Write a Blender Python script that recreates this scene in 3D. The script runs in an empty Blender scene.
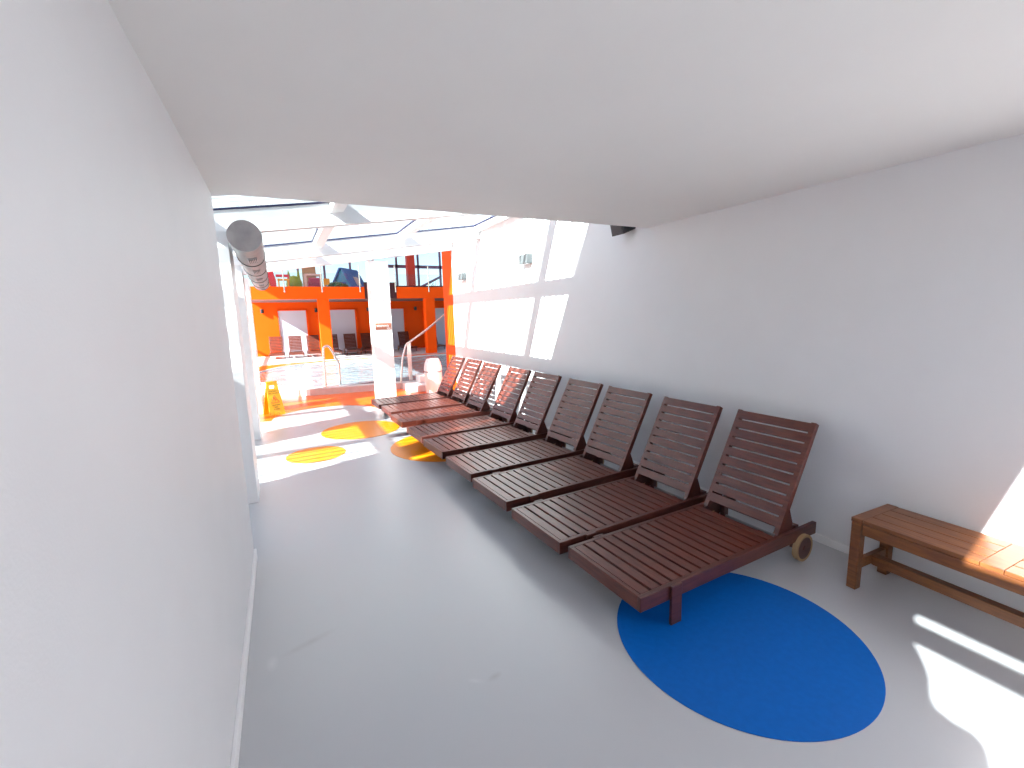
import bpy, bmesh, math, random
from mathutils import Vector, Matrix
random.seed(7)
S = bpy.context.scene
COL = S.collection
PI = math.pi

# ------------------------------------------------------------------ materials
def mat(name, color, rough=0.5, spec=0.5, metal=0.0, noise=0.0, nscale=8.0, bump=0.0, bscale=60.0, coat=0.0):
    m = bpy.data.materials.new(name); m.use_nodes = True
    nt = m.node_tree; b = nt.nodes['Principled BSDF']
    b.inputs['Base Color'].default_value = (*color, 1)
    b.inputs['Roughness'].default_value = rough
    b.inputs['Metallic'].default_value = metal
    b.inputs['Specular IOR Level'].default_value = spec
    b.inputs['Coat Weight'].default_value = coat
    tc = nt.nodes.new('ShaderNodeTexCoord')
    if noise > 0:
        n = nt.nodes.new('ShaderNodeTexNoise'); n.inputs['Scale'].default_value = nscale; n.inputs['Detail'].default_value = 5
        r = nt.nodes.new('ShaderNodeValToRGB')
        r.color_ramp.elements[0].position = 0.3; r.color_ramp.elements[1].position = 0.7
        r.color_ramp.elements[0].color = (*[c*(1-noise) for c in color], 1)
        r.color_ramp.elements[1].color = (*[min(1, c*(1+noise)) for c in color], 1)
        nt.links.new(tc.outputs['Object'], n.inputs['Vector'])
        nt.links.new(n.outputs['Fac'], r.inputs['Fac']); nt.links.new(r.outputs['Color'], b.inputs['Base Color'])
    if bump > 0:
        n2 = nt.nodes.new('ShaderNodeTexNoise'); n2.inputs['Scale'].default_value = bscale
        bp = nt.nodes.new('ShaderNodeBump'); bp.inputs['Strength'].default_value = bump; bp.inputs['Distance'].default_value = 0.01
        nt.links.new(tc.outputs['Object'], n2.inputs['Vector'])
        nt.links.new(n2.outputs['Fac'], bp.inputs['Height']); nt.links.new(bp.outputs['Normal'], b.inputs['Normal'])
    return m

def wood(name, dark, light, rough, axis='X', coat=0.0, scale=6.0):
    m = bpy.data.materials.new(name); m.use_nodes = True
    nt = m.node_tree; b = nt.nodes['Principled BSDF']
    tc = nt.nodes.new('ShaderNodeTexCoord'); mp = nt.nodes.new('ShaderNodeMapping')
    mp.inputs['Scale'].default_value = {'X': (1, 9, 9), 'Y': (9, 1, 9), 'Z': (9, 9, 1)}[axis]
    n = nt.nodes.new('ShaderNodeTexNoise'); n.inputs['Scale'].default_value = scale; n.inputs['Detail'].default_value = 6
    n.inputs['Distortion'].default_value = 0.6
    r = nt.nodes.new('ShaderNodeValToRGB')
    r.color_ramp.elements[0].position = 0.3; r.color_ramp.elements[1].position = 0.72
    r.color_ramp.elements[0].color = (*dark, 1); r.color_ramp.elements[1].color = (*light, 1)
    nt.links.new(tc.outputs['Object'], mp.inputs['Vector']); nt.links.new(mp.outputs['Vector'], n.inputs['Vector'])
    nt.links.new(n.outputs['Fac'], r.inputs['Fac']); nt.links.new(r.outputs['Color'], b.inputs['Base Color'])
    b.inputs['Roughness'].default_value = rough
    b.inputs['Coat Weight'].default_value = coat; b.inputs['Coat Roughness'].default_value = 0.25
    bp = nt.nodes.new('ShaderNodeBump'); bp.inputs['Strength'].default_value = 0.12; bp.inputs['Distance'].default_value = 0.004
    nt.links.new(n.outputs['Fac'], bp.inputs['Height']); nt.links.new(bp.outputs['Normal'], b.inputs['Normal'])
    return m

def glass(name, tint=(0.93, 0.98, 0.98), gloss=0.06, ribs=False, milk=0.0):
    m = bpy.data.materials.new(name); m.use_nodes = True
    nt = m.node_tree; nt.nodes.remove(nt.nodes['Principled BSDF']); out = nt.nodes['Material Output']
    t = nt.nodes.new('ShaderNodeBsdfTransparent'); t.inputs['Color'].default_value = (*tint, 1)
    g = nt.nodes.new('ShaderNodeBsdfGlossy'); g.inputs['Roughness'].default_value = 0.03
    mx = nt.nodes.new('ShaderNodeMixShader'); mx.inputs['Fac'].default_value = gloss
    nt.links.new(t.outputs[0], mx.inputs[1]); nt.links.new(g.outputs[0], mx.inputs[2])
    last = mx
    if milk > 0:
        d = nt.nodes.new('ShaderNodeBsdfTranslucent'); d.inputs['Color'].default_value = (0.9, 0.92, 0.95, 1)
        m2 = nt.nodes.new('ShaderNodeMixShader'); m2.inputs['Fac'].default_value = milk
        nt.links.new(mx.outputs[0], m2.inputs[1]); nt.links.new(d.outputs[0], m2.inputs[2]); last = m2
    if ribs:  # the ribs of the multiwall roofing sheets, every 11 cm
        tc = nt.nodes.new('ShaderNodeTexCoord'); sp = nt.nodes.new('ShaderNodeSeparateXYZ')
        mu = nt.nodes.new('ShaderNodeMath'); mu.operation = 'MULTIPLY'; mu.inputs[1].default_value = 6.0
        fr = nt.nodes.new('ShaderNodeMath'); fr.operation = 'FRACT'
        gt = nt.nodes.new('ShaderNodeMath'); gt.operation = 'GREATER_THAN'; gt.inputs[1].default_value = 0.6
        mc = nt.nodes.new('ShaderNodeMix'); mc.data_type = 'RGBA'
        mc.inputs['A'].default_value = (*tint, 1); mc.inputs['B'].default_value = (*[c*0.5 for c in tint], 1)
        nt.links.new(tc.outputs['Object'], sp.inputs[0]); nt.links.new(sp.outputs['Y'], mu.inputs[0])
        nt.links.new(mu.outputs[0], fr.inputs[0]); nt.links.new(fr.outputs[0], gt.inputs[0])
        nt.links.new(gt.outputs[0], mc.inputs['Factor']); nt.links.new(mc.outputs['Result'], t.inputs['Color'])
    nt.links.new(last.outputs[0], out.inputs['Surface'])
    return m

M = {}
M['wall'] = mat('white_wall_paint', (0.77, 0.77, 0.785), 0.55, 0.3, noise=0.012, nscale=3, bump=0.05, bscale=140)
M['ceil'] = mat('white_ceiling_paint', (0.88, 0.87, 0.85), 0.7, 0.2, noise=0.01, nscale=2)
M['white'] = mat('white_enamel', (0.88, 0.87, 0.87), 0.4, 0.4)
M['orange'] = mat('orange_wall_paint', (0.95, 0.095, 0.0006), 0.6, 0.15, noise=0.02, nscale=3)
M['orange_floor'] = mat('orange_floor_paint', (0.90, 0.15, 0.012), 0.28, 0.5, noise=0.03, nscale=4)
M['dot'] = mat('yellow_orange_floor_paint', (0.93, 0.27, 0.004), 0.3, 0.5, noise=0.02, nscale=5)
M['blue'] = mat('blue_floor_paint', (0.0, 0.115, 0.46), 0.5, 0.2, noise=0.05, nscale=30)
M['white_floor'] = mat('white_floor_paint', (0.70, 0.68, 0.69), 0.4, 0.4)
M['deck'] = mat('white_deck', (0.74, 0.72, 0.72), 0.4, 0.4, noise=0.03)
M['stone'] = mat('pinkish_stone_curb', (0.55, 0.45, 0.45), 0.45, 0.4, noise=0.06, nscale=12)
M['chrome'] = mat('polished_steel', (0.72, 0.66, 0.62), 0.22, metal=1.0)
M['duct'] = mat('galvanised_duct_metal', (0.19, 0.18, 0.18), 0.45, metal=0.3, noise=0.12, nscale=9)
M['cap'] = mat('pale_grey_duct_cap', (0.36, 0.34, 0.345), 0.55, noise=0.25, nscale=7)
M['gasket'] = mat('blue_black_gasket', (0.02, 0.02, 0.07), 0.5)
M['black'] = mat('black_plastic', (0.02, 0.02, 0.025), 0.5)
M['dark'] = mat('dark_rubber', (0.05, 0.045, 0.05), 0.6)
M['fitting'] = mat('dark_grey_fitting', (0.11, 0.12, 0.125), 0.5)
M['grey'] = mat('grey_metal', (0.36, 0.36, 0.37), 0.45, metal=0.3)
M['lounger'] = wood('dark_stained_wood_x', (0.074, 0.014, 0.009), (0.160, 0.036, 0.019), 0.36, 'Y', coat=0.22)
M['lounger_rail'] = wood('dark_stained_wood_rail', (0.052, 0.010, 0.008), (0.112, 0.027, 0.017), 0.38, 'X', coat=0.22)
M['bench'] = wood('red_brown_hardwood', (0.120, 0.036, 0.012), (0.235, 0.088, 0.024), 0.42, 'Y', coat=0.15)
M['rim'] = mat('tan_wheel_rim', (0.42, 0.27, 0.14), 0.6)
M['sign_yellow'] = mat('yellow_sign_plastic', (0.93, 0.42, 0.0), 0.4, noise=0.02)
M['sign_text'] = mat('dark_sign_print', (0.12, 0.05, 0.0), 0.6)
M['sign_red'] = mat('red_sign_print', (0.75, 0.07, 0.01), 0.6)
M['plaque'] = mat('brown_plaque', (0.36, 0.12, 0.07), 0.45)
M['lettering'] = mat('white_lettering', (0.9, 0.9, 0.9), 0.5)
M['mullion'] = mat('purple_brown_window_frame', (0.25, 0.15, 0.26), 0.4)
M['soffit'] = mat('dark_grey_soffit', (0.16, 0.12, 0.12), 0.7)
M['maroon'] = mat('maroon_panel', (0.07, 0.015, 0.02), 0.5)
M['door'] = mat('frosted_white_door', (0.56, 0.55, 0.65), 0.35)
M['glass'] = glass('clear_glass')
M['roofglass'] = glass('roof_sheet', (0.93, 0.985, 0.985), 0.05, ribs=True)
M['railglass'] = glass('balustrade_glass', (0.93, 0.95, 0.98), 0.03)
M['frost'] = glass('pale_panel_glass', (0.80, 0.80, 0.88), 0.05, milk=0.45)
M['red'] = mat('red_plastic', (0.75, 0.02, 0.05), 0.35)
M['yellow'] = mat('yellow_plastic', (0.95, 0.42, 0.01), 0.35)
M['green'] = mat('lime_plastic', (0.28, 0.36, 0.01), 0.4)
M['hedge'] = mat('hedge_green', (0.03, 0.12, 0.05), 0.7, noise=0.4, nscale=14)
M['playblue'] = mat('teal_plastic', (0.03, 0.28, 0.48), 0.35)
M['playroof'] = mat('blue_plastic_roof', (0.02, 0.10, 0.36), 0.35)
M['beige'] = mat('beige_column_plaster', (0.50, 0.29, 0.18), 0.6, noise=0.05)
M['pink'] = mat('pink_upholstery', (0.48, 0.05, 0.13), 0.6)
M['palepink'] = mat('pale_pink_frame', (0.72, 0.48, 0.42), 0.5)
M['redcol'] = mat('red_column_paint', (0.72, 0.05, 0.02), 0.5)
M['twig'] = mat('grey_twig', (0.10, 0.11, 0.14), 0.8)
M['ground'] = mat('outdoor_paving', (0.42, 0.40, 0.36), 0.8, noise=0.1, nscale=0.6)
M['render'] = mat('outdoor_render', (0.62, 0.60, 0.57), 0.8, noise=0.05, nscale=1)

# floor paint: light grey with two faint scuffs (wear marks) near the left wall
def floor_mat():
    m = mat('light_grey_floor_paint', (0.49, 0.49, 0.51), 0.34, 0.6, coat=0.9)
    m.node_tree.nodes['Principled BSDF'].inputs['Coat Roughness'].default_value = 0.33
    nt = m.node_tree; b = nt.nodes['Principled BSDF']; L = nt.links.new
    tc = nt.nodes.new('ShaderNodeTexCoord')
    def math_(op, a, c=None):
        n = nt.nodes.new('ShaderNodeMath'); n.operation = op
        for i, v in enumerate((a, c)):
            if v is None: continue
            if isinstance(v, (int, float)): n.inputs[i].default_value = v
            else: L(v, n.inputs[i])
        return n.outputs[0]
    nz = nt.nodes.new('ShaderNodeTexNoise'); nz.inputs['Scale'].default_value = 14; nz.inputs['Detail'].default_value = 6
    L(tc.outputs['Object'], nz.inputs['Vector'])
    big = nt.nodes.new('ShaderNodeTexNoise'); big.inputs['Scale'].default_value = 1.4; big.inputs['Detail'].default_value = 4
    L(tc.outputs['Object'], big.inputs['Vector'])
    def blob(cx, cy, ang, sx, sy):
        mp = nt.nodes.new('ShaderNodeMapping'); mp.vector_type = 'TEXTURE'
        mp.inputs['Location'].default_value = (cx, cy, 0); mp.inputs['Rotation'].default_value = (0, 0, ang)
        mp.inputs['Scale'].default_value = (sx, sy, 1)
        L(tc.outputs['Object'], mp.inputs['Vector'])
        ln = nt.nodes.new('ShaderNodeVectorMath'); ln.operation = 'LENGTH'; L(mp.outputs[0], ln.inputs[0])
        v = math_('SUBTRACT', 1.0, ln.outputs['Value']); v = math_('MAXIMUM', v, 0.0)
        return math_('MULTIPLY', v, nz.outputs['Fac'])
    dark = math_('ADD', blob(-0.01, 2.60, 0.33, 0.17, 0.035), blob(0.80, 1.876, 0.2, 0.05, 0.025))
    light = math_('ADD', blob(-0.20, 2.52, 1.6, 0.07, 0.035), blob(0.71, 1.895, -0.6, 0.05, 0.018))
    mx = nt.nodes.new('ShaderNodeMix'); mx.data_type = 'RGBA'
    mx.inputs['A'].default_value = (0.49, 0.495, 0.515, 1); mx.inputs['B'].default_value = (0.40, 0.39, 0.40, 1)
    L(math_('MINIMUM', math_('MULTIPLY', dark, 1.6), 1.0), mx.inputs['Factor'])
    m2 = nt.nodes.new('ShaderNodeMix'); m2.data_type = 'RGBA'; m2.inputs['B'].default_value = (0.80, 0.79, 0.79, 1)
    L(mx.outputs['Result'], m2.inputs['A']); L(math_('MINIMUM', math_('MULTIPLY', light, 0.5), 1.0), m2.inputs['Factor'])
    L(m2.outputs['Result'], b.inputs['Base Color'])
    ro = math_('ADD', math_('MULTIPLY', big.outputs['Fac'], 0.06), 0.30); L(ro, b.inputs['Roughness'])
    return m
M['floor'] = floor_mat()

def water_mat():
    m = mat('pool_water', (0.30, 0.36, 0.40), 0.06, 0.6)
    nt = m.node_tree; b = nt.nodes['Principled BSDF']; tc = nt.nodes.new('ShaderNodeTexCoord')
    n = nt.nodes.new('ShaderNodeTexNoise'); n.inputs['Scale'].default_value = 1.6; n.inputs['Detail'].default_value = 3
    n.inputs['Distortion'].default_value = 1.2
    bp = nt.nodes.new('ShaderNodeBump'); bp.inputs['Strength'].default_value = 0.5; bp.inputs['Distance'].default_value = 0.10
    nt.links.new(tc.outputs['Object'], n.inputs['Vector']); nt.links.new(n.outputs['Fac'], bp.inputs['Height'])
    nt.links.new(bp.outputs['Normal'], b.inputs['Normal'])
    return m
M['water'] = water_mat()

# ------------------------------------------------------------------ mesh helpers
class MB:
    def __init__(self): self.bm = bmesh.new()
    def box(self, x0, x1, y0, y1, z0, z1, bev=0.0):
        b = bmesh.new(); bmesh.ops.create_cube(b, size=1)
        for v in b.verts:
            v.co = Vector(((x0+x1)/2 + v.co.x*(x1-x0), (y0+y1)/2 + v.co.y*(y1-y0), (z0+z1)/2 + v.co.z*(z1-z0)))
        if bev: bmesh.ops.bevel(b, geom=b.edges[:], offset=bev, segments=2, affect='EDGES', profile=0.5)
        return self.add(b)
    def add(self, b, mtx=None):
        me = bpy.data.meshes.new('t'); b.to_mesh(me); b.free()
        if mtx is not None: me.transform(mtx)
        self.bm.from_mesh(me); bpy.data.meshes.remove(me); return self
    def obox(self, c, size, mtx, bev=0.0):  # oriented box: size around c in a local frame
        b = bmesh.new(); bmesh.ops.create_cube(b, size=1)
        for v in b.verts: v.co = Vector((v.co.x*size[0]+c[0], v.co.y*size[1]+c[1], v.co.z*size[2]+c[2]))
        if bev: bmesh.ops.bevel(b, geom=b.edges[:], offset=bev, segments=2, affect='EDGES', profile=0.5)
        return self.add(b, mtx)
    def prism(self, pts, d, bev=0.0):       # polygon of 3-d points pushed along d
        b = bmesh.new(); vs = [b.verts.new(p) for p in pts]; f = b.faces.new(vs)
        r = bmesh.ops.extrude_face_region(b, geom=[f])
        bmesh.ops.translate(b, verts=[e for e in r['geom'] if isinstance(e, bmesh.types.BMVert)], vec=Vector(d))
        bmesh.ops.recalc_face_normals(b, faces=b.faces[:])
        if bev: bmesh.ops.bevel(b, geom=b.edges[:], offset=bev, segments=1, affect='EDGES')
        return self.add(b)
    def cyl(self, p0, p1, r0, r1=None, n=20, caps=True):
        r1 = r0 if r1 is None else r1
        p0 = Vector(p0); p1 = Vector(p1); d = p1-p0
        b = bmesh.new(); bmesh.ops.create_cone(b, cap_ends=caps, segments=n, radius1=r0, radius2=r1, depth=d.length)
        q = d.to_track_quat('Z', 'Y').to_matrix().to_4x4()
        return self.add(b, Matrix.Translation((p0+p1)/2) @ q)
    def tube(self, pts, r, n=12):
        pts = [Vector(p) for p in pts]; b = bmesh.new(); rings = []
        for i, p in enumerate(pts):
            t = (pts[min(i+1, len(pts)-1)] - pts[max(i-1, 0)]).normalized()
            a = Vector((0, 1, 0)) if abs(t.y) < 0.9 else Vector((1, 0, 0))
            u = t.cross(a).normalized(); v = t.cross(u)
            rings.append([b.verts.new(p + r*(math.cos(k*2*PI/n)*u + math.sin(k*2*PI/n)*v)) for k in range(n)])
        for A, B in zip(rings, rings[1:]):
            for k in range(n): b.faces.new((A[k], A[(k+1) % n], B[(k+1) % n], B[k]))
        b.faces.new(rings[0][::-1]); b.faces.new(rings[-1])
        bmesh.ops.recalc_face_normals(b, faces=b.faces[:])
        return self.add(b)
    def lathe(self, prof, n=32, mtx=None):
        b = bmesh.new(); rings = []
        for r, z in prof:
            rings.append([b.verts.new((r*math.cos(k*2*PI/n), r*math.sin(k*2*PI/n), z)) for k in range(n)])
        for A, B in zip(rings, rings[1:]):
            for k in range(n): b.faces.new((A[k], A[(k+1) % n], B[(k+1) % n], B[k]))
        b.faces.new(rings[0][::-1]); b.faces.new(rings[-1])
        bmesh.ops.recalc_face_normals(b, faces=b.faces[:])
        return self.add(b, mtx)
    def build(self, name, material, parent=None, smooth=None):
        me = bpy.data.meshes.new(name); self.bm.to_mesh(me); self.bm.free()
        me.materials.append(M[material] if isinstance(material, str) else material)
        if smooth:
            for p in me.polygons: p.use_smooth = True
            try: me.set_sharp_from_angle(angle=math.radians(smooth))
            except Exception: pass
        o = bpy.data.objects.new(name, me); COL.objects.link(o)
        if parent: o.parent = parent
        return o

def tag(o, label=None, cat=None, group=None, kind=None):
    if label: o['label'] = label
    if cat: o['category'] = cat
    if group: o['group'] = group
    if kind: o['kind'] = kind
    return o
def thing(name, label, cat, loc=(0, 0, 0), rz=0.0, group=None):
    o = bpy.data.objects.new(name, None); COL.objects.link(o); o.location = loc; o.rotation_euler = (0, 0, rz)
    o.empty_display_size = 0.1
    return tag(o, label, cat, group)
def struct(o): o['kind'] = 'structure'; return o
def copy_tree(o, parent=None):
    c = o.copy(); COL.objects.link(c)
    if parent: c.parent = parent
    for ch in list(o.children): copy_tree(ch, c)
    return c
def text_mb(body, size, mtx, depth=0.002):
    cu = bpy.data.curves.new('txt', 'FONT'); cu.body = body; cu.size = size; cu.extrude = depth/2
    cu.align_x = 'CENTER'; cu.align_y = 'CENTER'
    o = bpy.data.objects.new('txt', cu); COL.objects.link(o)
    dg = bpy.context.evaluated_depsgraph_get(); dg.update()
    me = bpy.data.meshes.new_from_object(o.evaluated_get(dg)); me.transform(mtx)
    COL.objects.unlink(o); bpy.data.objects.remove(o)
    mb = MB(); mb.bm.from_mesh(me); bpy.data.meshes.remove(me)
    return mb
# text stands in the x-z plane and reads from -y
UP = Matrix.Rotation(PI/2, 4, 'X')

# ------------------------------------------------------------------ the room
XL, XR, ZC, YC = -0.334, 3.564, 2.666, 3.813
struct(MB().box(-30, 30, -25, 45, -0.30, -0.12).build('ground', 'ground'))
struct(MB().box(-4.7, 9.6, -3.6, 26.0, -0.12, 0.0).build('floor', 'floor'))

# the mass of the building over the corridor: low ceiling, thick left wall, lower wing beyond it
struct(MB().prism([(XL, YC, ZC), (XL, -0.298, ZC), (XR+0.35, 0.403, ZC), (XR+0.35, YC, ZC)], (0, 0, 2.18)).build('ceiling', 'ceil'))
struct(MB().prism([(XL, YC, 0), (XL, -0.18, 0), (-3.3, -0.67, 0), (-3.3, YC, 0)], (0, 0, 4.846)).build('wall_left', 'wall'))
wo = MB(); wo.prism([(-3.3, 0.4, 0), (-3.9, 0.4, 0), (-3.9, YC, 0), (-3.3, YC, 0)], (0, 0, 2.85))
wo.prism([(-3.9, 0.4, 0), (-11.0, 0.4, 0), (-11.0, YC, 0), (-3.9, YC, 0)], (0, 0, 3.47))
struct(wo.build('wall_outside', 'render'))
struct(MB().box(XR, XR+0.35, -3.6, 9.95, 0, 3.4).build('wall_right', 'wall'))
struct(MB().box(XR, XR+0.35, 9.95, 10.62, 0, 6.0).build('wall_orange_end', 'orange'))
# baseboards
struct(MB().box(XL, XL+0.018, -0.15, YC, 0, 0.075, 0.004).build('baseboard_left', 'white'))
struct(MB().box(XR-0.016, XR, -3.5, 9.95, 0, 0.065, 0.004).build('baseboard_right', 'white'))

# left piers between corridor and side bay
def pier(name, x0, x1, y0, y1, z1, label):
    o = MB().box(x0, x1, y0, y1, 0, z1, 0.004).build(name, 'white'); return tag(o, label, 'column')
pier('white_column', -0.80, -0.352, 5.03, 5.45, 2.62, 'white square column just past the end of the left wall, partly hidden by it')
pier('white_column', -0.80, -0.418, 7.80, 8.15, 2.60, 'shaded white square column nearest to the wet floor sign, behind the grey duct')
pier('white_column', -0.85, -0.445, 9.95, 10.3, 2.60, 'white column left of the yellow wet floor sign, the farthest of the left row, lit by the sun')
pier('white_column', 1.745, 2.140, 9.90, 10.25, 2.97, 'free-standing white column in front of the pool, carrying a brown plaque')

struct(MB().box(-1.35, -0.98, 7.2, 7.7, 0, 2.5).build('shade_pier', 'white'))  # unseen pier, added to keep the middle left column in shade
# ---- glass roof over the sun deck: bottoms of the beams lie in z = 2.72 + 0.145 x
def zb(x): return 2.723 + 0.145*x
RX0, RX1 = -4.6, XR
roof = thing('glass_roof', 'white framed sloping glass roof over the sun lounger area', 'roof', (0, 0, 0))
GY = [(3.83, 3.93), (5.50, 5.60), (8.28, 8.38), (9.82, 9.97)]
for (a, b) in GY:
    m = MB(); m.prism([(RX0, a, zb(RX0)), (RX1, a, zb(RX1)), (RX1, a, zb(RX1)+0.24), (RX0, a, zb(RX0)+0.24)], (0, b-a, 0))
    m.prism([(RX0, a-0.012, zb(RX0)), (RX1, a-0.012, zb(RX1)), (RX1, a-0.012, zb(RX1)+0.045), (RX0, a-0.012, zb(RX0)+0.045)], (0, b-a+0.024, 0))
    m.build('girder', 'white', roof)
RXS = [-4.55, -2.56, -0.76, 0.60, 1.98, 3.44]
for i, x in enumerate(RXS):
    for (g0, g1) in zip(GY, GY[1:]):
        w = 0.14 if x < 3.3 else 0.12
        m = MB(); m.prism([(x, g0[1], zb(x)+0.13), (x+w, g0[1], zb(x+w)+0.13), (x+w, g0[1], zb(x+w)+0.25), (x, g0[1], zb(x)+0.25)], (0, g1[0]-g0[1], 0))
        m.build('rafter', 'white', roof)
for (x0, x1) in zip(RXS, RXS[1:]):
    for (g0, g1) in zip(GY, GY[1:]):
        m = MB(); m.prism([(x0+0.03, g0[1]-0.05, zb(x0+0.03)+0.255), (x1+0.03, g0[1]-0.05, zb(x1+0.03)+0.255), (x1+0.03, g0[1]-0.05, zb(x1+0.03)+0.267), (x0+0.03, g0[1]-0.05, zb(x0+0.03)+0.267)], (0, g1[0]-g0[1]+0.1, 0))
        m.build('pane', 'roofglass', roof)
        # dark glazing gasket along the foot of each pane
        m = MB(); m.prism([(x0+0.08, g1[0]-0.012, zb(x0+0.08)+0.232), (x1, g1[0]-0.012, zb(x1)+0.232), (x1, g1[0]-0.012, zb(x1)+0.252), (x0+0.08, g1[0]-0.012, zb(x0+0.08)+0.252)], (0, 0.012, 0))
        m.prism([(x1-0.014, g0[1], zb(x1)+0.228), (x1, g0[1], zb(x1)+0.228), (x1, g0[1], zb(x1)+0.252), (x1-0.014, g0[1], zb(x1)+0.252)], (0, g1[0]-g0[1], 0))
        m.build('gasket', 'gasket', roof)

# side glazing of the bay (left of the columns)
def screen(name, p0, p1, z0, z1, n, bars, frame='white', pane='glass', fw=0.06):
    r = bpy.data.objects.new(name, None); COL.objects.link(r); r['kind'] = 'structure'
    p0 = Vector(p0); p1 = Vector(p1); d = p1-p0; L = d.length; a = math.atan2(d.y, d.x)
    mt = Matrix.Translation((p0.x, p0.y, 0)) @ Matrix.Rotation(a, 4, 'Z')
    for k in range(n+1):
        MB().obox((L*k/n, 0, (z0+z1)/2), (fw, fw, z1-z0), mt).build('mullion', frame, r)
    for z in bars:
        MB().obox((L/2, 0, z[0]), (L-fw, fw*0.9, z[1]), mt).build('transom', frame, r)
    MB().obox((L/2, 0, (z0+z1)/2), (L, 0.012, z1-z0), mt).build('pane', pane, r)
    return r
screen('window_1', (RX0, 3.9, 0), (RX0, 9.8, 0), 0.0, 2.05, 3, [(0.05, 0.1), (2.0, 0.1)])
screen('window_2', (RX0, 10.1, 0), (RX0, 25.9, 0), 0.0, 6.0, 6, [(0.05, 0.1), (2.9, 0.1), (5.95, 0.1)])

# unseen screen, header and stepped parapet, invented beside the camera to shape the sun that reaches the bench
def rear():
    r = bpy.data.objects.new('window_added_rear', None); COL.objects.link(r); r['kind'] = 'structure'
    MB().box(XL-0.08, XL, -2.1, -0.182, 2.285, 2.375).build('transom', 'white', r)
    MB().box(XL-0.10, XL, -2.1, -0.182, 2.50, 2.83).build('header', 'white', r)
    MB().box(XL-0.08, XL, -2.1, -2.02, 0, 2.5).build('mullion', 'white', r)
    MB().box(XL-0.045, XL-0.035, -2.1, -0.182, 1.75, 2.5).build('pane', 'glass', r)
rear()
prof = [(-0.20, 2.40), (-0.27, 2.30), (-0.31, 2.20), (-0.316, 2.10), (-0.335, 2.065), (-0.40, 2.053), (-0.46, 2.055), (-0.495, 2.03), (-0.505, 1.97), (-0.51, 1.90), (-0.55, 1.82), (-0.62, 1.77), (-0.80, 1.76), (-0.82, 2.50), (-2.1, 2.50)]
struct(MB().prism([(-0.5, -0.20, 0)] + [(-0.5, y, z) for y, z in prof] + [(-0.5, -2.1, 0)], (-0.06, 0, 0)).build('shadow_cutout', 'wall'))  # added cut-out, profile shaped to cast the shadow of whoever holds the camera
struct(MB().box(-0.56, XR+0.35, -2.3, -2.1, 0, 2.85).build('wall_back', 'wall'))  # unseen back wall, added to limit the sky light from behind
struct(MB().prism([(1.9, 0.07, ZC), (1.9, -2.1, ZC), (XR+0.35, -2.1, ZC), (XR+0.35, 0.40, ZC)], (0, 0, 0.3)).build('ceiling_back', 'ceil'))  # unseen rear ceiling, added to cut the sky light over the bench end

# ---- pool hall: clerestory, roof, added right glazing
struct(MB().prism([(RX0, 9.84, zb(RX0)+0.27), (XR+0.35, 9.84, zb(XR+0.35)+0.27), (XR+0.35, 9.84, 6.0), (RX0, 9.84, 6.0)], (0, 0.13, 0)).build('wall_clerestory', 'wall'))
struct(MB().box(XR+0.35, 9.6, 9.84, 9.97, 0, 6.0).build('wall_front', 'wall'))
struct(MB().box(RX0-0.2, 9.8, 9.84, 26.0, 6.0, 6.2).build('ceiling_pool', 'white'))
screen('window_added_right', (9.55, 10.0, 0), (9.55, 25.9, 0), 0.0, 6.0, 6, [(0.05, 0.1), (2.9, 0.1), (5.95, 0.1)])  # unseen glazing, added to let sky light into the dark right side

# ---- painted floor areas
def disc(name, cx, cy, r, m, label, h=0.003, cat='floor marking', group=None):
    b = MB(); b.prism([(cx+r*math.cos(k*2*PI/96), cy+r*math.sin(k*2*PI/96), 0.0005) for k in range(96)], (0, 0, h))
    return tag(b.build(name, m), label, cat, group)
disc('painted_circle', 2.115, 1.502, 0.648, 'blue', 'big blue circle painted on the grey floor by the nearest lounger')
disc('painted_circle', 0.282, 6.487, 0.373, 'dot', 'smallest yellow circle painted on the floor, leftmost and clear of the loungers', group='yellow circles on the floor')
disc('painted_circle', 1.032, 7.586, 0.609, 'dot', 'yellow circle painted on the floor farther back, crossed by a shadow bar', group='yellow circles on the floor')
disc('painted_circle', 1.976, 6.012, 0.790, 'dot', 'yellow circle painted on the floor and partly covered by the loungers', group='yellow circles on the floor')
# orange strip in front of the pool with a round white bay
def orange_zone():
    arc = []
    cx, cy, r = 0.65, 9.08, 0.94
    for k in range(25):
        a = PI - k*PI/24
        arc.append((cx+r*math.cos(a)*1.0, 9.16 + (r*math.sin(a)*0.92), 0.0005))
    pts = [(RX0+0.1, 9.16, 0.0005)] + arc + [(3.54, 9.16, 0.0005), (3.54, 11.75, 0.0005), (0.4, 11.75, 0.0005), (-0.4, 12.6, 0.0005), (RX0+0.1, 13.2, 0.0005)]
    return MB().prism(pts, (0, 0, 0.003)).build('painted_floor_strip', 'orange_floor')
tag(orange_zone(), 'orange painted floor in front of the pool curb, with a round white bay', 'floor marking')

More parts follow.
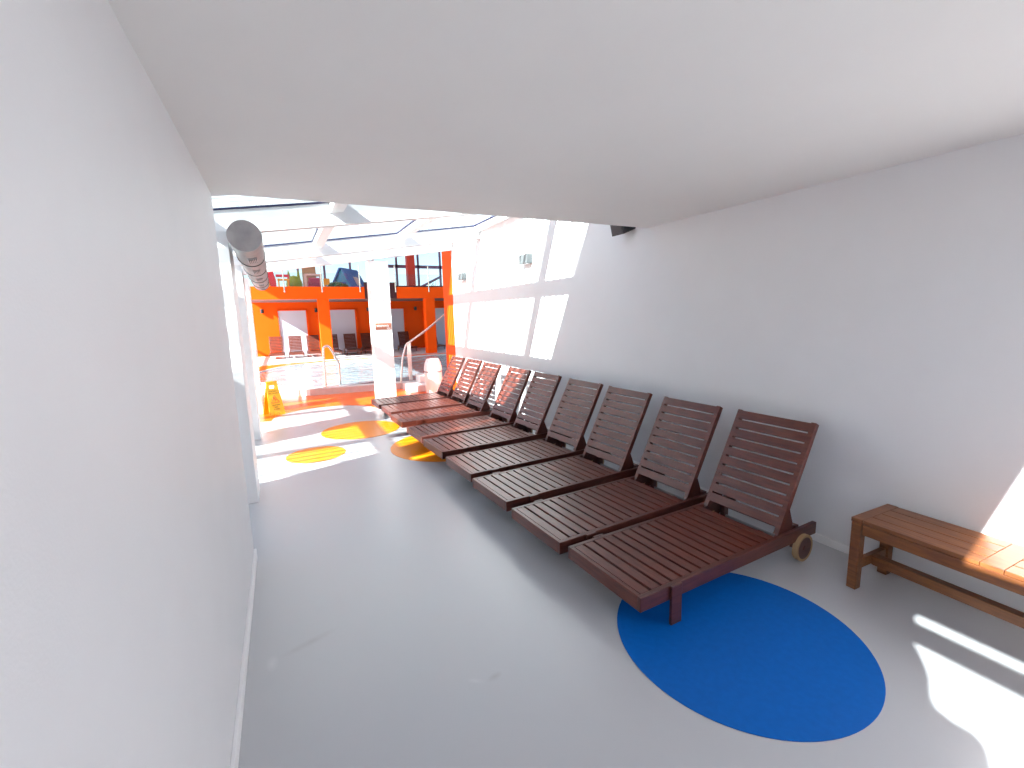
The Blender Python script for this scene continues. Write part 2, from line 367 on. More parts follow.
# ---- pool: raised deck with a hole, curb, water
pool = [(2.75, 11.72), (0.62, 12.02), (0.25, 12.35), (-0.35, 13.3), (-0.75, 14.6), (-0.85, 16.0), (-0.65, 17.2), (-0.1, 18.2), (0.7, 18.85), (2.0, 19.15), (4.0, 19.2), (9.4, 19.2), (9.4, 12.6), (4.2, 12.6), (4.2, 11.72)]
outer = [(2.75, 11.42), (0.52, 11.72), (0.06, 12.05), (-0.5, 12.9), (-0.9, 13.5), (RX0+0.1, 13.9), (RX0+0.1, 17.4), (RX0+0.1, 25.9), (0.6, 25.9), (2.0, 25.9), (4.0, 25.9), (9.45, 25.9), (9.45, 10.2), (4.0, 10.65), (4.0, 11.42)]
def ringmesh():
    b = bmesh.new(); n = len(pool)
    it = [b.verts.new((x, y, 0.15)) for x, y in pool]; ot = [b.verts.new((x, y, 0.15)) for x, y in outer]
    ib = [b.verts.new((x, y, -0.05)) for x, y in pool]; ob = [b.verts.new((x, y, 0.0)) for x, y in outer]
    for k in range(n):
        j = (k+1) % n
        b.faces.new((it[k], it[j], ot[j], ot[k])); b.faces.new((it[k], ib[k], ib[j], it[j])); b.faces.new((ot[k], ot[j], ob[j], ob[k]))
    bmesh.ops.recalc_face_normals(b, faces=b.faces[:])
    return MB().add(b)
struct(ringmesh().build('floor_pool_deck', 'deck'))
# stone riser along the near edge of the deck
cm = MB(); cm.prism([(0.50, 11.70, 0.0), (2.60, 11.415, 0.0), (2.60, 11.455, 0.0), (0.52, 11.74, 0.0)], (0, 0, 0.153))
tag(cm.build('pool_curb', 'stone'), 'low pinkish stone curb along the near edge of the pool', 'curb')
wm = MB(); wm.prism([(x, y, 0.02) for x, y in pool], (0, 0, 0.10))
tag(wm.build('pool_water', 'water'), 'rippled grey-blue pool water behind the white column', 'water', kind='stuff')
# orange coping painted round the far side of the pool
band_in = [(-0.9, 16.0), (-0.72, 17.22), (-0.16, 18.24), (0.66, 18.9), (1.98, 19.2), (4.0, 19.25), (9.4, 19.25)]
band_out = [(-1.75, 16.0), (-1.6, 17.7), (-0.9, 18.9), (0.3, 19.55), (1.9, 19.62), (4.0, 19.7), (9.4, 19.7)]
b = bmesh.new(); A = [b.verts.new((x, y, 0.1515)) for x, y in band_in]; B = [b.verts.new((x, y, 0.1515)) for x, y in band_out]
for k in range(len(A)-1): b.faces.new((A[k], A[k+1], B[k+1], B[k]))
r = bmesh.ops.extrude_face_region(b, geom=b.faces[:]); bmesh.ops.translate(b, verts=[e for e in r['geom'] if isinstance(e, bmesh.types.BMVert)], vec=(0, 0, 0.003))
bmesh.ops.recalc_face_normals(b, faces=b.faces[:])
tag(MB().add(b).build('painted_floor_band', 'orange_floor'), 'curved orange band painted on the deck along the far pool edge', 'floor marking')
# white steps beside the bin
st = MB(); st.box(2.62, 3.56, 10.64, 11.40, 0, 0.17, 0.01); st.box(2.98, 3.56, 11.02, 11.41, 0.17, 0.36, 0.01)
tag(st.build('pool_steps', 'deck'), 'low white steps behind the bin at the pool corner', 'steps')

# ---- far building: orange undercroft, fascia, posts
struct(MB().box(RX0, 9.5, 24.0, 24.3, 0.15, 2.62).build('wall_far', 'orange'))
struct(MB().box(-1.05, 9.5, 20.15, 25.9, 2.62, 2.95).build('ceiling_undercroft', 'soffit'))
fa = MB(); fa.box(-1.05, 3.28, 19.98, 20.15, 2.60, 3.085)
tag(fa.build('balcony_parapet', 'orange'), 'long orange balcony parapet left of the white column, above the far loungers', 'parapet')
fa = MB(); fa.box(4.62, 9.5, 19.98, 20.15, 2.60, 3.085)
fo = thing('balcony_parapet', 'orange balcony parapet right of the white column, topped by a dark red rail', 'parapet', (0, 0, 0))
fa.build('panel', 'orange', fo); MB().box(4.62, 9.5, 19.985, 20.17, 3.085, 3.14).build('coping', 'maroon', fo)
g = MB()
g.box(3.28, 4.62, 20.03, 20.07, 2.60, 3.28)
for k in range(9): g.box(3.30+k*0.145, 3.40+k*0.145, 20.005, 20.03, 2.64, 3.24)
tag(g.build('railing_gate', 'maroon'), 'dark maroon slatted gate in the balcony, half hidden by the white column', 'gate')
for x, lab in ((1.44, 'orange square post under the balcony by the pool handrail'), (5.86, 'orange square post under the balcony right of the white column')):
    tag(MB().box(x, x+0.43, 20.0, 20.4, 0.15, 2.598, 0.01).build('balcony_post', 'orange'), lab, 'post')
# white door recesses in the orange wall
for i, (x, lab) in enumerate(((-0.03, 'white frosted door in the orange wall, leftmost behind the far loungers'),
                   (2.06, 'white frosted door in the orange wall, just right of the left orange post'),
                   (4.42, 'white frosted door in the orange wall, right beside the white column'),
                   (6.90, 'white frosted door in the orange wall, farthest right behind the slanted handrail'))):
    w = 1.19 if i == 0 else (1.33 if i == 1 else 1.40 if i == 2 else 1.2)
    d = thing('frosted_door', lab, 'door', (x, 24.0, 0.15), group='white doors in the orange wall')
    MB().box(0.0, w, -0.035, -0.002, 0, 2.08).build('door_leaf', 'door', d)
    fr = MB(); fr.box(-0.04, 0.0, -0.09, -0.002, 0, 2.12); fr.box(w, w+0.09, -0.09, -0.002, 0, 2.12); fr.box(-0.04, w+0.09, -0.09, -0.002, 2.08, 2.12)
    fr.build('door_frame', 'orange', d)
for i, (x, lab) in enumerate(((-0.67, 'small black wall lamp on the sunlit left end of the orange wall'), (1.62, 'small black wall lamp on the orange wall left of the left orange post'),
                   (4.04, 'small black wall lamp on the orange wall just left of the white column'), (6.45, 'small black wall lamp on the orange wall right of the white column'))):
    d = thing('wall_lamp', lab, 'lamp', (x, 24.0, 2.24), group='black lamps on the orange wall')
    MB().box(-0.06, 0.06, -0.03, -0.002, -0.07, 0.07, 0.005).build('back_plate', 'black', d)
    MB().cyl((0, -0.09, -0.10), (0, -0.09, 0.08), 0.07, 0.07, 16).build('lamp_shade', 'black', d)

# upper storey windows with the sky behind
uw = bpy.data.objects.new('window_4', None); COL.objects.link(uw); uw['kind'] = 'structure'
for x in (-4.5, -2.1, -0.8, 0.99, 2.15, 3.34, 4.45, 5.62, 6.75, 7.95, 9.3):
    MB().box(x-0.05, x+0.05, 24.0, 24.1, 2.95, 6.0).build('mullion', 'mullion', uw)
MB().box(-4.5, 3.9, 24.0, 24.09, 4.72, 4.86).build('transom', 'mullion', uw)
MB().box(4.3, 9.4, 24.0, 24.09, 4.30, 4.46).build('transom', 'mullion', uw)
MB().box(-4.5, 9.4, 24.0, 24.09, 2.95, 3.05).build('transom', 'mullion', uw)
MB().box(-4.6, 9.5, 24.04, 24.055, 2.95, 6.0).build('pane', 'glass', uw)
struct(MB().box(1.135, 1.70, 23.2, 23.55, 2.95, 6.0).build('trim_1', 'beige'))
rc = thing('red_column', 'red column behind the balcony glass right of the white column', 'column', (6.14, 23.3, 2.95))
MB().box(-0.19, 0.19, -0.19, 0.19, 0, 3.05).build('shaft', 'redcol', rc)

# balcony balustrade: steel posts fixed to the face of the parapet, clear glass behind them
XP = [0.285, 1.643, 3.107, 4.568, 6.033, 7.50]
labs = ['slim steel balustrade post over the left orange parapet, leftmost', 'slim steel balustrade post beside the beige column', 'slim steel balustrade post right of the blue playhouse',
        'slim steel balustrade post at the left end of the right parapet', 'slim steel balustrade post by the red column', 'slim steel balustrade post nearest the orange wall end']
for x, l in zip(XP, labs):
    p = MB(); p.cyl((x, 19.955, 2.86), (x, 19.955, 3.98), 0.024, None, 12); p.box(x-0.03, x+0.03, 19.945, 19.98, 2.88, 2.92); p.box(x-0.03, x+0.03, 19.945, 19.98, 3.02, 3.06)
    tag(p.build('guardrail_post', 'chrome'), l, 'post', 'steel posts of the balcony balustrade')
for x0, x1, l in ((-1.0, 1.62, 'clear glass balustrade panel over the left part of the orange parapet'), (1.67, 3.08, 'clear glass balustrade panel in front of the blue playhouse'), (4.6, 6.01, 'clear glass balustrade panel left of the red column'), (6.06, 9.4, 'clear glass balustrade panel right of the red column')):
    tag(MB().box(x0, x1, 19.99, 20.0, 3.142 if x0 > 3 else 3.087, 3.62).build('balustrade_glass', 'railglass'), l, 'glass panel')
# slanting dark rail behind the right balustrade
sr = MB(); sr.tube([(6.05, 22.0, 3.12), (7.3, 22.0, 3.72)], 0.055, 8); sr.cyl((6.1, 22.0, 2.95), (6.1, 22.0, 3.16), 0.03); sr.cyl((7.25, 22.0, 2.95), (7.25, 22.0, 3.72), 0.03)
tag(sr.build('stair_rail', 'mullion'), 'dark slanting stair rail behind the right balcony glass', 'handrail')

# ---- play corner on the balcony floor (z = 2.95)
ZD = 2.956
ph = thing('playhouse', 'blue toy playhouse with a steep gable roof on the balcony', 'playhouse', (2.86, 21.7, ZD), math.radians(-36)); ph.scale = (1.22, 1.15, 1.0)
wm = MB(); wm.prism([(-0.44, -0.40, 0), (0.44, -0.40, 0), (0.06, -0.40, 0.96), (-0.06, -0.40, 0.96)], (0, 0.06, 0)); wm.prism([(-0.44, 0.60, 0), (0.44, 0.60, 0), (0.06, 0.60, 0.96), (-0.06, 0.60, 0.96)], (0, 0.06, 0))
wm.build('gable_wall', 'playblue', ph)
rf = MB()
for sx in (-1, 1): rf.prism([(sx*0.0, -0.48, 1.02), (sx*0.06, -0.48, 1.02), (sx*0.50, -0.48, 0.03), (sx*0.45, -0.48, 0.0)], (0, 1.2, 0))
rf.build('house_roof', 'playroof', ph)
dm = MB(); dm.prism([(0.232, -0.02, 0.66), (0.240, -0.02, 0.664), (0.404, -0.02, 0.28), (0.396, -0.02, 0.276)], (0, 0.34, 0)); dm.build('roof_window', 'palepink', ph)
MB().prism([(-0.14, -0.415, 0.0), (0.14, -0.415, 0.0), (0.14, -0.415, 0.42), (-0.14, -0.415, 0.42)], (0, 0.014, 0)).build('house_door', 'playroof', ph)
sl = thing('play_slide', 'red and yellow toy slide at the left end of the balcony', 'slide', (0.05, 21.6, ZD))
m = MB(); m.prism([(-0.55, -0.2, 0), (-0.02, -0.2, 0), (-0.02, -0.2, 0.5), (-0.16, -0.2, 1.05), (-0.5, -0.2, 1.05)], (0, 0.4, 0), 0.03); m.build('tower', 'red', sl)
m = MB(); m.prism([(-0.42, -0.26, 0.0), (-0.20, -0.26, 0.0), (-0.30, -0.26, 0.55), (-0.42, -0.26, 0.55)], (0, 0.06, 0)); m.build('chute', 'yellow', sl)
MB().box(-0.02, 0.48, -0.12, 0.12, 0.62, 0.72, 0.02).build('beam', 'red', sl)
MB().box(0.42, 0.48, -0.12, 0.12, 0, 0.62, 0.01).build('support', 'red', sl)
tb = thing('play_table', 'small orange toy table under the red slide beam', 'table', (0.30, 21.10, ZD))
MB().box(-0.22, 0.2, -0.2, 0.2, 0.44, 0.50, 0.01).build('tabletop', 'yellow', tb)
for sx in (-0.2, 0.14):
    for sy in (-0.18, 0.13): MB().box(sx, sx+0.05, sy, sy+0.05, 0, 0.44).build('leg', 'yellow', tb)
cr = thing('play_rocker', 'lime green toy figure with two pointed tips on the balcony', 'toy', (0.74, 22.4, ZD))
m = MB(); m.lathe([(0.22, 0.0), (0.32, 0.15), (0.33, 0.4), (0.27, 0.6), (0.14, 0.72), (0.02, 0.76)], 24); m.build('body', 'green', cr, 40)
for sx in (-0.18, 0.17): MB().cyl((sx, 0, 0.5), (sx*1.15, 0, 0.98), 0.11, 0.012, 16).build('tip', 'green', cr)
MB().box(-0.34, 0.30, -0.16, 0.16, 0.0, 0.06, 0.01).build('base', 'yellow', cr)
bt = thing('pale_frame_table', 'tall pale pink framed table in front of the beige column', 'table', (1.41, 20.9, ZD))
MB().box(-0.34, 0.34, -0.25, 0.25, 0.62, 0.69, 0.01).build('tabletop', 'palepink', bt)
for sx in (-0.33, 0.26):
    for sy in (-0.23, 0.16): MB().box(sx, sx+0.07, sy, sy+0.07, 0, 0.62).build('leg', 'palepink', bt)
ps = thing('pink_armchair', 'dark pink armchair under the pale framed table', 'armchair', (1.50, 21.6, ZD))
MB().box(-0.22, 0.24, -0.2, 0.2, 0.0, 0.34, 0.03).build('seat', 'pink', ps); MB().box(-0.22, 0.24, 0.12, 0.24, 0.30, 0.62, 0.03).build('backrest', 'pink', ps)
for sx in (-0.26, 0.20): MB().box(sx, sx+0.08, -0.2, 0.2, 0.0, 0.46, 0.02).build('armrest', 'pink', ps)
yc = thing('toy_chair', 'small yellow toy chair left of the blue playhouse', 'chair', (1.92, 20.75, ZD))
MB().box(-0.12, 0.12, -0.12, 0.12, 0.24, 0.28, 0.01).build('seat', 'yellow', yc); MB().box(-0.12, 0.12, 0.10, 0.14, 0.28, 0.52, 0.01).build('backrest', 'yellow', yc)
for sx in (-0.11, 0.08):
    for sy in (-0.11, 0.08): MB().box(sx, sx+0.03, sy, sy+0.03, 0, 0.24).build('leg', 'yellow', yc)
def bush(name, x, y, w, h, label, m='hedge'):
    b = bmesh.new()
    for k in range(26):
        q = bmesh.new(); bmesh.ops.create_icosphere(q, subdivisions=1, radius=0.09+random.random()*0.05)
        me = bpy.data.meshes.new('t'); q.to_mesh(me); q.free()
        me.transform(Matrix.Translation((x+random.uniform(-w, w), y+random.uniform(-0.12, 0.12), ZD+0.08+random.random()*(h-0.14)))); b.from_mesh(me); bpy.data.meshes.remove(me)
    mb = MB(); mb.bm.free(); mb.bm = b
    return tag(mb.build(name, m), label, 'hedge')
bush('hedge', 2.30, 20.42, 0.33, 0.34, 'low dark green hedge in front of the blue playhouse')
# bare shrubs outside the upper windows
for i, (x, l) in enumerate(((5.0, 'bare grey shrub outside the upper window, left of the red column'), (7.0, 'bare grey shrub outside the upper window, right of the red column'), (7.9, 'bare grey shrub outside the upper window by the orange wall end'))):
    m = MB()
    for k in range(7):
        a = random.uniform(-0.5, 0.5); h = random.uniform(0.4, 0.75)
        m.cyl((x, 24.8, 2.95), (x+a*h, 24.8+random.uniform(-.1, .1), 2.95+h+0.05), 0.018, 0.006, 6)
    tag(m.build('bare_shrub', 'twig'), l, 'shrub', 'bare shrubs outside the upper windows')

# ------------------------------------------------------------------ sun loungers
LL, LW, TZ = 1.74, 0.67, 0.24
HX = 1.322                      # hinge
BA = math.radians(62.6)         # backrest above horizontal
def make_lounger():
    t = thing('sun_lounger', '', 'sun lounger')
    hw = LW/2
    for s in (-1, 1):
        y0, y1 = (hw-0.03, hw) if s > 0 else (-hw, -hw+0.03)
        MB().box(0.0, LL, y0, y1, TZ-0.088, TZ, 0.003).build('side_rail', 'lounger_rail', t)
    MB().box(0.0, 0.028, -hw+0.03, hw-0.03, TZ-0.088, TZ, 0.003).build('end_board', 'lounger', t)
    m = MB(); n = 15; x = 0.030; pitch = (HX-0.035-0.03)/n
    for k in range(n):
        w = pitch-0.018
        m.box(x+0.002, x+w+0.002, -hw+0.031, hw-0.031, TZ-0.024, TZ-0.001, 0.002); x += pitch
    for s in (-0.18, 0.18): m.box(0.03, HX, s-0.02, s+0.02, TZ-0.06, TZ-0.024)
    m.build('seat', 'lounger', t)
    # tilted backrest: two stiles with ten slats between them
    bw = hw-0.033; BL = 0.835
    mt = Matrix.Translation((HX, 0, TZ-0.005)) @ Matrix.Rotation(-BA, 4, 'Y')   # local +x runs up the back, local +z faces the seat
    m = MB()
    for s in (-1, 1): m.obox((BL/2, s*(bw-0.018), -0.018), (BL, 0.036, 0.044), mt, 0.003)
    p = (BL-0.045)/10
    for k in range(10):
        m.obox((0.045+p*k+p/2, 0, -0.006), (p-0.013, 2*(bw-0.036)+0.004, 0.020), mt, 0.002)
    m.build('backrest', 'lounger', t)
    for s in (-1, 1):
        y = s*(bw-0.012)
        MB().prism([(HX-0.01, y-0.012, TZ-0.03), (HX+0.17, y-0.012, TZ+0.0), (HX+0.165, y-0.012, TZ+0.05), (HX+0.125, y-0.012, TZ+0.15), (HX+0.08, y-0.012, TZ+0.13)], (0, 0.024, 0)).build('bracket', 'lounger_rail', t)
    MB().box(HX+0.20, HX+0.245, -hw+0.03, hw-0.03, TZ-0.055, TZ+0.012, 0.003).build('cross_bar', 'lounger_rail', t)
    for s in (-1, 1):
        y0, y1 = (hw, hw+0.018) if s > 0 else (-hw-0.018, -hw)
        MB().box(0.225, 0.31, y0, y1, 0.0, TZ+0.002, 0.003).build('leg', 'lounger_rail', t)
    for s in (-1, 1):
        yc = s*(hw+0.008)
        w = MB(); w.cyl((1.560, yc-0.017, 0.098), (1.560, yc+0.017, 0.098), 0.080, None, 28); w.cyl((1.560, yc-0.021, 0.098), (1.560, yc+0.021, 0.098), 0.02, None, 14)
        wh = w.build('wheel', 'lounger_rail', t, 35)
        MB().lathe([(0.080, -0.018), (0.098, -0.018), (0.098, 0.018), (0.080, 0.018), (0.080, -0.018)], 32, Matrix.Translation((1.560, yc, 0.098)) @ Matrix.Rotation(PI/2, 4, 'X')).build('tyre', 'rim', wh, 35)
        w = MB(); w.box(1.535, 1.585, s*(hw-0.05)-0.018, s*(hw-0.05)+0.018, 0.075, TZ-0.03); w.build('wheel_hanger', 'lounger_rail', t)
    MB().cyl((1.560, -hw-0.002, 0.098), (1.560, hw+0.002, 0.098), 0.011, None, 10).build('axle', 'grey', t)
    return t
proto = make_lounger()
near = [  # foot x, centre y, angle, label
    (1.610, 2.065, 2.2, 'nearest dark wooden sun lounger, one leg standing on the blue circle'),
    (1.556, 2.800, 2.8, 'dark wooden sun lounger second from the bench, beside the nearest one'),
    (1.540, 3.600, 3.2, 'dark wooden sun lounger third from the bench in the near row'),
    (1.535, 4.385, 3.0, 'dark wooden sun lounger fourth from the bench in the near row'),
    (1.523, 5.245, 3.0, 'half sunlit wooden sun lounger fifth from the bench, foot over a yellow circle'),
    (1.503, 6.020, 3.0, 'wooden sun lounger sixth from the bench, backrest half in sun and half in shadow'),
    (1.480, 7.005, 2.5, 'sunlit reddish wooden sun lounger third from the white column'),
    (1.498, 7.850, 2.5, 'sunlit reddish wooden sun lounger second from the white column'),
    (1.456, 8.625, 2.0, 'farthest sunlit wooden sun lounger of the near row, right in front of the white column'),
]
for i, (x, y, a, lab) in enumerate(near):
    o = proto if i == 0 else copy_tree(proto)
    o.location = (x, y, 0.0036); o.rotation_euler = (0, 0, math.radians(a)); o['label'] = lab; o['group'] = 'sun loungers along the right wall'
far = [(-0.22, 'leftmost wooden sun lounger behind the pool, against the yellow sunlit wall'), (0.56, 'wooden sun lounger behind the pool, second from the left, before the left white door'),
       (1.31, 'wooden sun lounger behind the pool, just left of the left orange post'), (2.13, 'wooden sun lounger behind the pool, partly hidden by the left orange post'),
       (2.95, 'dark wooden sun lounger behind the pool, before the second white door'), (3.74, 'dark wooden sun lounger behind the pool, partly hidden by the white column'),
       (5.55, 'dark wooden sun lounger behind the pool, just right of the white column'), (7.00, 'dark wooden sun lounger behind the pool, right of the right orange post')]
for x, lab in far:
    o = copy_tree(proto); o.scale = (0.88, 0.88, 0.95)
    o.location = (x, 21.75, 0.15); o.rotation_euler = (0, 0, PI/2); o['label'] = lab; o['group'] = 'sun loungers behind the pool'

# ------------------------------------------------------------------ bench
def make_bench():
    L, W, H = 1.27, 0.415, 0.475
    t = thing('wooden_bench', 'red-brown slatted wooden bench against the right wall, half in sun', 'bench', (3.330, 1.462, 0), math.radians(-1.5))
    # local: y from 0 (far end) to -L, x across
    hx = W/2
    for s in (-1, 1):
        for y in (-0.068, -L):
            MB().box(s*hx-(0.06 if s > 0 else 0), s*hx+(0.06 if s < 0 else 0), y+0.01, y+0.064, 0, H-0.028, 0.004).build('leg', 'bench', t)
    for s in (-1, 1):
        x0, x1 = (hx-0.03, hx) if s > 0 else (-hx, -hx+0.03)
        MB().box(x0, x1, -L+0.068, -0.068, H-0.095, H-0.026, 0.003).build('apron', 'bench', t)
    for y0 in (-0.064, -L): MB().box(-hx, hx, y0, y0+0.064, H-0.028, H, 0.003).build('end_board', 'bench', t)
    sl = MB(); n = 4; w = W/n
    for k in range(n):
        for (ya, yb) in ((-0.60, -0.067), (-L+0.067, -0.695)):
            sl.box(-hx+k*w+0.004, -hx+(k+1)*w-0.004, ya, yb, H-0.024, H-0.001, 0.002)
    sl.build('seat', 'bench', t)
    MB().box(-hx+0.004, hx-0.004, -0.692, -0.603, H-0.027, H-0.001, 0.002).build('cross_board', 'bench', t)
    for y in (-0.050, -L+0.018): MB().box(-hx+0.07, hx-0.07, y, y+0.032, 0.13, 0.19, 0.002).build('side_stretcher', 'bench', t)
    MB().box(-0.03, 0.03, -L+0.05, -0.05, 0.125, 0.185, 0.003).build('long_stretcher', 'bench', t)
    return t
make_bench()

# ------------------------------------------------------------------ air duct on the left
def make_duct():
    P0, P1 = Vector((-0.181, 4.20, 2.453)), Vector((-0.226, 9.40, 2.453)); d = (P1-P0).normalized(); L = (P1-P0).length; R = 0.121
    t = thing('air_duct', 'long round grey air duct hanging under the glass roof by the left columns', 'duct', (0, 0, 0))
    MB().cyl(P0, P1, R, None, 40).build('pipe', 'duct', t, 35)
    MB().cyl(P0-d*0.012, P0+d*0.002, R*0.985, R*1.0, 40).build('end_cap', 'cap', t, 35)
    for y in (1.05, 2.15, 3.25, 4.35, 5.1):
        MB().cyl(P0+d*y, P0+d*(y+0.03), R+0.006, None, 40).build('clamp_band', 'dark', t, 35)
    q = d.to_track_quat('Y', 'Z').to_matrix().to_4x4()
    for y in (0.55, 1.62, 2.72, 3.82, 4.75):
        c = P0+d*y
        mt = Matrix.Translation(c) @ q @ Matrix.Rotation(math.radians(-12), 4, 'Y')
        m = MB(); m.obox((0, 0, -R+0.006), (0.075, 0.26, 0.030), mt, 0.003)
        g = m.build('grille_frame', 'grey', t)
        m = MB()
        for k in range(5): m.obox((-0.028+k*0.014, 0, -R-0.010), (0.009, 0.22, 0.008), mt)
        m.build('louvre', 'black', g)
    for y in (1.36, 4.15):
        c = P0+d*y
        MB().cyl(c+Vector((0, 0, R-0.01)), Vector((c.x, c.y, zb(c.x)+0.02)), 0.008, None, 8).build('hanger_rod', 'grey', t)
make_duct()

# ------------------------------------------------------------------ wall lights and the corner fitting
for y, z, l in ((9.20, 2.60, 'small grey box wall light on the right wall, the farther of two'), (6.40, 2.635, 'small grey box wall light on the right wall, the nearer of two')):
    t = thing('wall_light', l, 'wall light', (XR, y, z), group='grey lights high on the right wall')
    MB().box(-0.105, -0.004, -0.13, 0.13, -0.065, 0.075, 0.006).build('housing', 'fitting', t)
    MB().box(-0.006, 0.0, -0.07, 0.07, -0.05, 0.06).build('back_plate', 'grey', t)
    MB().box(-0.085, -0.02, -0.09, 0.09, -0.069, -0.064).build('lens', 'lettering', t)
t = thing('corner_speaker', 'small black wedge-shaped speaker where the ceiling meets the right wall', 'speaker', (XR, 4.12, 2.70))
MB().prism([(-0.20, -0.14, 0.07), (0, -0.14, 0.07), (0, -0.14, -0.01), (-0.165, -0.14, -0.075)], (0, 0.20, 0), 0.004).build('cabinet', 'black', t)
MB().prism([(-0.201, -0.12, 0.06), (-0.207, -0.12, 0.06), (-0.173, -0.12, -0.065), (-0.167, -0.12, -0.065)], (0, 0.16, 0)).build('grille', 'dark', t)

# ------------------------------------------------------------------ plaque on the column
t = thing('column_plaque', 'brown plaque with white lettering fixed to the white column', 'sign', (1.957, 9.90, 1.617))
MB().box(-0.166, 0.166, -0.012, -0.001, -0.07, 0.07, 0.002).build('plate', 'plaque', t)
text_mb('vitanova', 0.078, Matrix.Translation((-0.016, -0.013, 0.012)) @ UP).build('lettering', 'lettering', t)
text_mb('spa', 0.06, Matrix.Translation((0.105, -0.013, -0.040)) @ UP).build('lettering', 'lettering', t)

# ------------------------------------------------------------------ wet floor sign
def wet_sign():
    t = thing('wet_floor_sign', 'yellow A-frame wet floor sign beside the left column', 'sign', (-0.247, 9.79, 0.0036), math.radians(25))
    H, wb, wt, sp = 0.635, 0.150, 0.098, 0.135
    def leaf(s, name):
        b = bmesh.new()
        def P(u, h, dy): return (u, s*(sp*(1-h/H))+dy, h)
        def w(h): return wb+(wt-wb)*h/H
        m = MB()
        hs = [0.0, 0.04, 0.50, 0.565, H]
        for dy0, dy1 in ((-0.006, 0.006),):
            def quad(u0a, u1a, h0, u0b, u1b, h1):
                m.prism([P(u0a, h0, dy0), P(u1a, h0, dy0), P(u1b, h1, dy0), P(u0b, h1, dy0)], (0, dy1-dy0, 0))
            quad(-w(0), -0.05, 0, -w(.04), -0.04, 0.04); quad(0.05, w(0), 0, 0.04, w(.04), 0.04)
            quad(-w(.04), w(.04), 0.04, -w(.50), w(.50), 0.50)
            quad(-w(.50), -0.055, 0.50, -w(.565), -0.055, 0.565); quad(0.055, w(.50), 0.50, 0.055, w(.565), 0.565)
            quad(-w(.565), w(.565), 0.565, -w(H), w(H), H)
        return m.build(name, 'sign_yellow', t)
    f = leaf(-1, 'front_panel'); leaf(1, 'rear_panel')
    MB().cyl((-wt, 0, H-0.004), (wt, 0, H-0.004), 0.012, None, 12).build('hinge', 'sign_yellow', t)
    tilt = math.atan2(sp, H)
    def at(h): return Matrix.Translation((0, -sp*(1-h/H)-0.0075, h)) @ Matrix.Rotation(-tilt, 4, 'X') @ UP
    for body, h, s in (('CUIDADO', 0.455, 0.040), ('PISO MOJADO', 0.415, 0.030), ('CAUTION', 0.190, 0.034), ('WET', 0.150, 0.034), ('FLOOR', 0.110, 0.034)):
        text_mb(body, s, at(h)).build('lettering', 'sign_text', f)
    tri = MB(); mt = at(0.305)
    b = [Vector((-0.075, -0.07, 0)), Vector((0.075, -0.07, 0)), Vector((0, 0.075, 0))]
    for i in range(3):
        p, q = mt @ b[i], mt @ b[(i+1) % 3]; tri.cyl(p, q, 0.0045, None, 6)
    tri.build('triangle', 'sign_red', f)
    fig = MB()
    for a, c, r in (((-0.012, 0.022, 0), (0.006, -0.012, 0), 0.008), ((0.006, -0.012, 0), (0.034, -0.022, 0), 0.006), ((0.006, -0.012, 0), (0.0, -0.045, 0), 0.006), ((-0.012, 0.02, 0), (-0.034, 0.002, 0), 0.005), ((-0.012, 0.02, 0), (0.016, 0.024, 0), 0.005)):
        fig.cyl(mt @ Vector(a), mt @ Vector(c), r, None, 6)
    fig.cyl(mt @ Vector((-0.02, 0.038, -0.003)), mt @ Vector((-0.02, 0.038, 0.003)), 0.012, None, 12)
    fig.build('pictogram', 'sign_red', f)
wet_sign()

# ------------------------------------------------------------------ handrails and bin
h1 = MB()
h1.tube([(0.870, 11.80, 0.15), (0.870, 11.80, 1.05), (0.885, 11.82, 1.115), (0.93, 11.86, 1.150), (1.0, 11.93, 1.150), (1.05, 11.98, 1.10), (1.235, 12.22, 0.72), (1.25, 12.24, 0.66), (1.25, 12.24, 0.12)], 0.026)
h1.cyl((0.870, 11.80, 0.15), (0.870, 11.80, 0.165), 0.06, None, 20)
tag(h1.build('pool_handrail', 'chrome', None, 40), 'polished steel arched handrail going down into the pool', 'handrail')
t = thing('stair_handrail', 'slanted steel handrail rising to the right behind the bin', 'handrail', (0, 0, 0))
MB().tube([(2.64, 11.56, 0.15), (2.70, 11.58, 0.66), (2.73, 11.6, 0.80), (2.82, 11.6, 1.08), (2.86, 11.6, 1.13), (2.93, 11.6, 1.165), (3.35, 11.6, 1.43), (3.85, 11.6, 1.80), (4.6, 11.6, 2.32)], 0.026).build('rail', 'chrome', t, 40)
MB().box(2.85, 2.95, 11.585, 11.615, 0.15, 1.15, 0.004).build('post', 'chrome', t)
MB().box(4.45, 4.55, 11.585, 11.615, 0.15, 2.24, 0.004).build('post', 'chrome', t)
t = thing('waste_bin', 'white round-topped waste bin behind the farthest near lounger', 'bin', (3.12, 10.33, 0.0036))
MB().lathe([(0.165, 0.0), (0.185, 0.02), (0.205, 0.30), (0.205, 0.50)], 36).build('body', 'white', t, 40)
MB().lathe([(0.198, 0.50), (0.198, 0.535)], 36).build('ring', 'grey', t, 40)
MB().lathe([(0.208, 0.535), (0.208, 0.60), (0.185, 0.72), (0.15, 0.80), (0.13, 0.815)], 36).build('lid', 'white', t, 40)

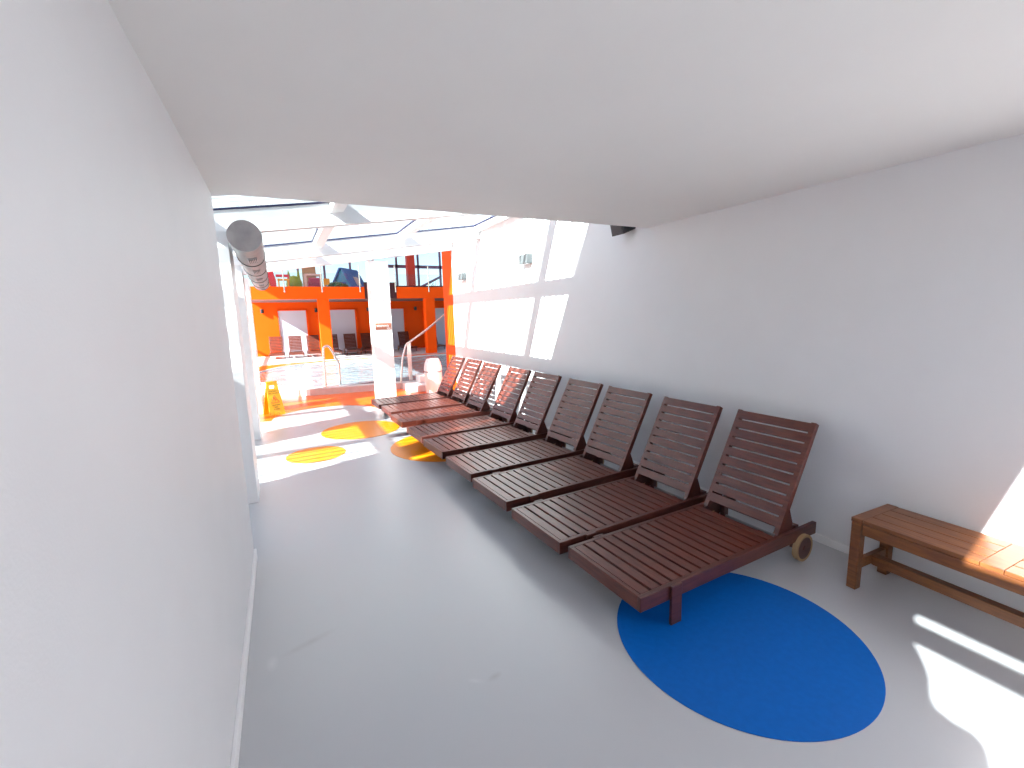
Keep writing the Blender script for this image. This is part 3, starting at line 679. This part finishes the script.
# ------------------------------------------------------------------ light
sd = bpy.data.lights.new('sun', 'SUN'); sd.energy = 25; sd.angle = math.radians(0.53); sd.color = (1.0, 0.985, 0.965)
so = bpy.data.objects.new('sun', sd); COL.objects.link(so)
so.rotation_euler = Vector((1.44, 0.53, -1.0)).to_track_quat('-Z', 'Y').to_euler()
w = bpy.data.worlds.new('sky'); S.world = w; w.use_nodes = True; nt = w.node_tree; bg = nt.nodes['Background']
sky = nt.nodes.new('ShaderNodeTexSky'); sky.sky_type = 'NISHITA'; sky.sun_disc = False
sky.sun_elevation = math.radians(33.5); sky.sun_rotation = math.atan2(-1.44, -0.53); sky.air_density = 1.0; sky.dust_density = 1.2; sky.ozone_density = 2.5
nt.links.new(sky.outputs[0], bg.inputs['Color']); bg.inputs['Strength'].default_value = 0.30

# ------------------------------------------------------------------ camera (1024 x 768)
a, bt_, g, f = 0.4658, 0.1525, -0.0263, 454.2
fw = Vector((math.sin(a)*math.cos(bt_), math.cos(a)*math.cos(bt_), -math.sin(bt_)))
rt = Vector((math.cos(a), -math.sin(a), 0)); up = rt.cross(fw)
r2 = rt*math.cos(g)+up*math.sin(g); u2 = -rt*math.sin(g)+up*math.cos(g)
cd = bpy.data.cameras.new('camera'); cd.sensor_fit = 'HORIZONTAL'; cd.sensor_width = 36; cd.lens = 36*f/1024; cd.clip_start = 0.02; cd.clip_end = 300
co = bpy.data.objects.new('camera', cd); COL.objects.link(co)
co.matrix_world = Matrix(((r2.x, u2.x, -fw.x, 0), (r2.y, u2.y, -fw.y, 0), (r2.z, u2.z, -fw.z, 1.8), (0, 0, 0, 1)))
S.camera = co
S.view_settings.view_transform = 'Standard'; S.view_settings.look = 'None'; S.view_settings.gamma = 1.0; S.view_settings.use_curve_mapping = False
S.view_settings.exposure = 0.16
S.cycles.use_denoising = True
S.cycles.max_bounces = 10; S.cycles.diffuse_bounces = 6; S.cycles.transparent_max_bounces = 16
S.cycles.sample_clamp_indirect = 8.0; S.cycles.caustics_reflective = False; S.cycles.caustics_refractive = False
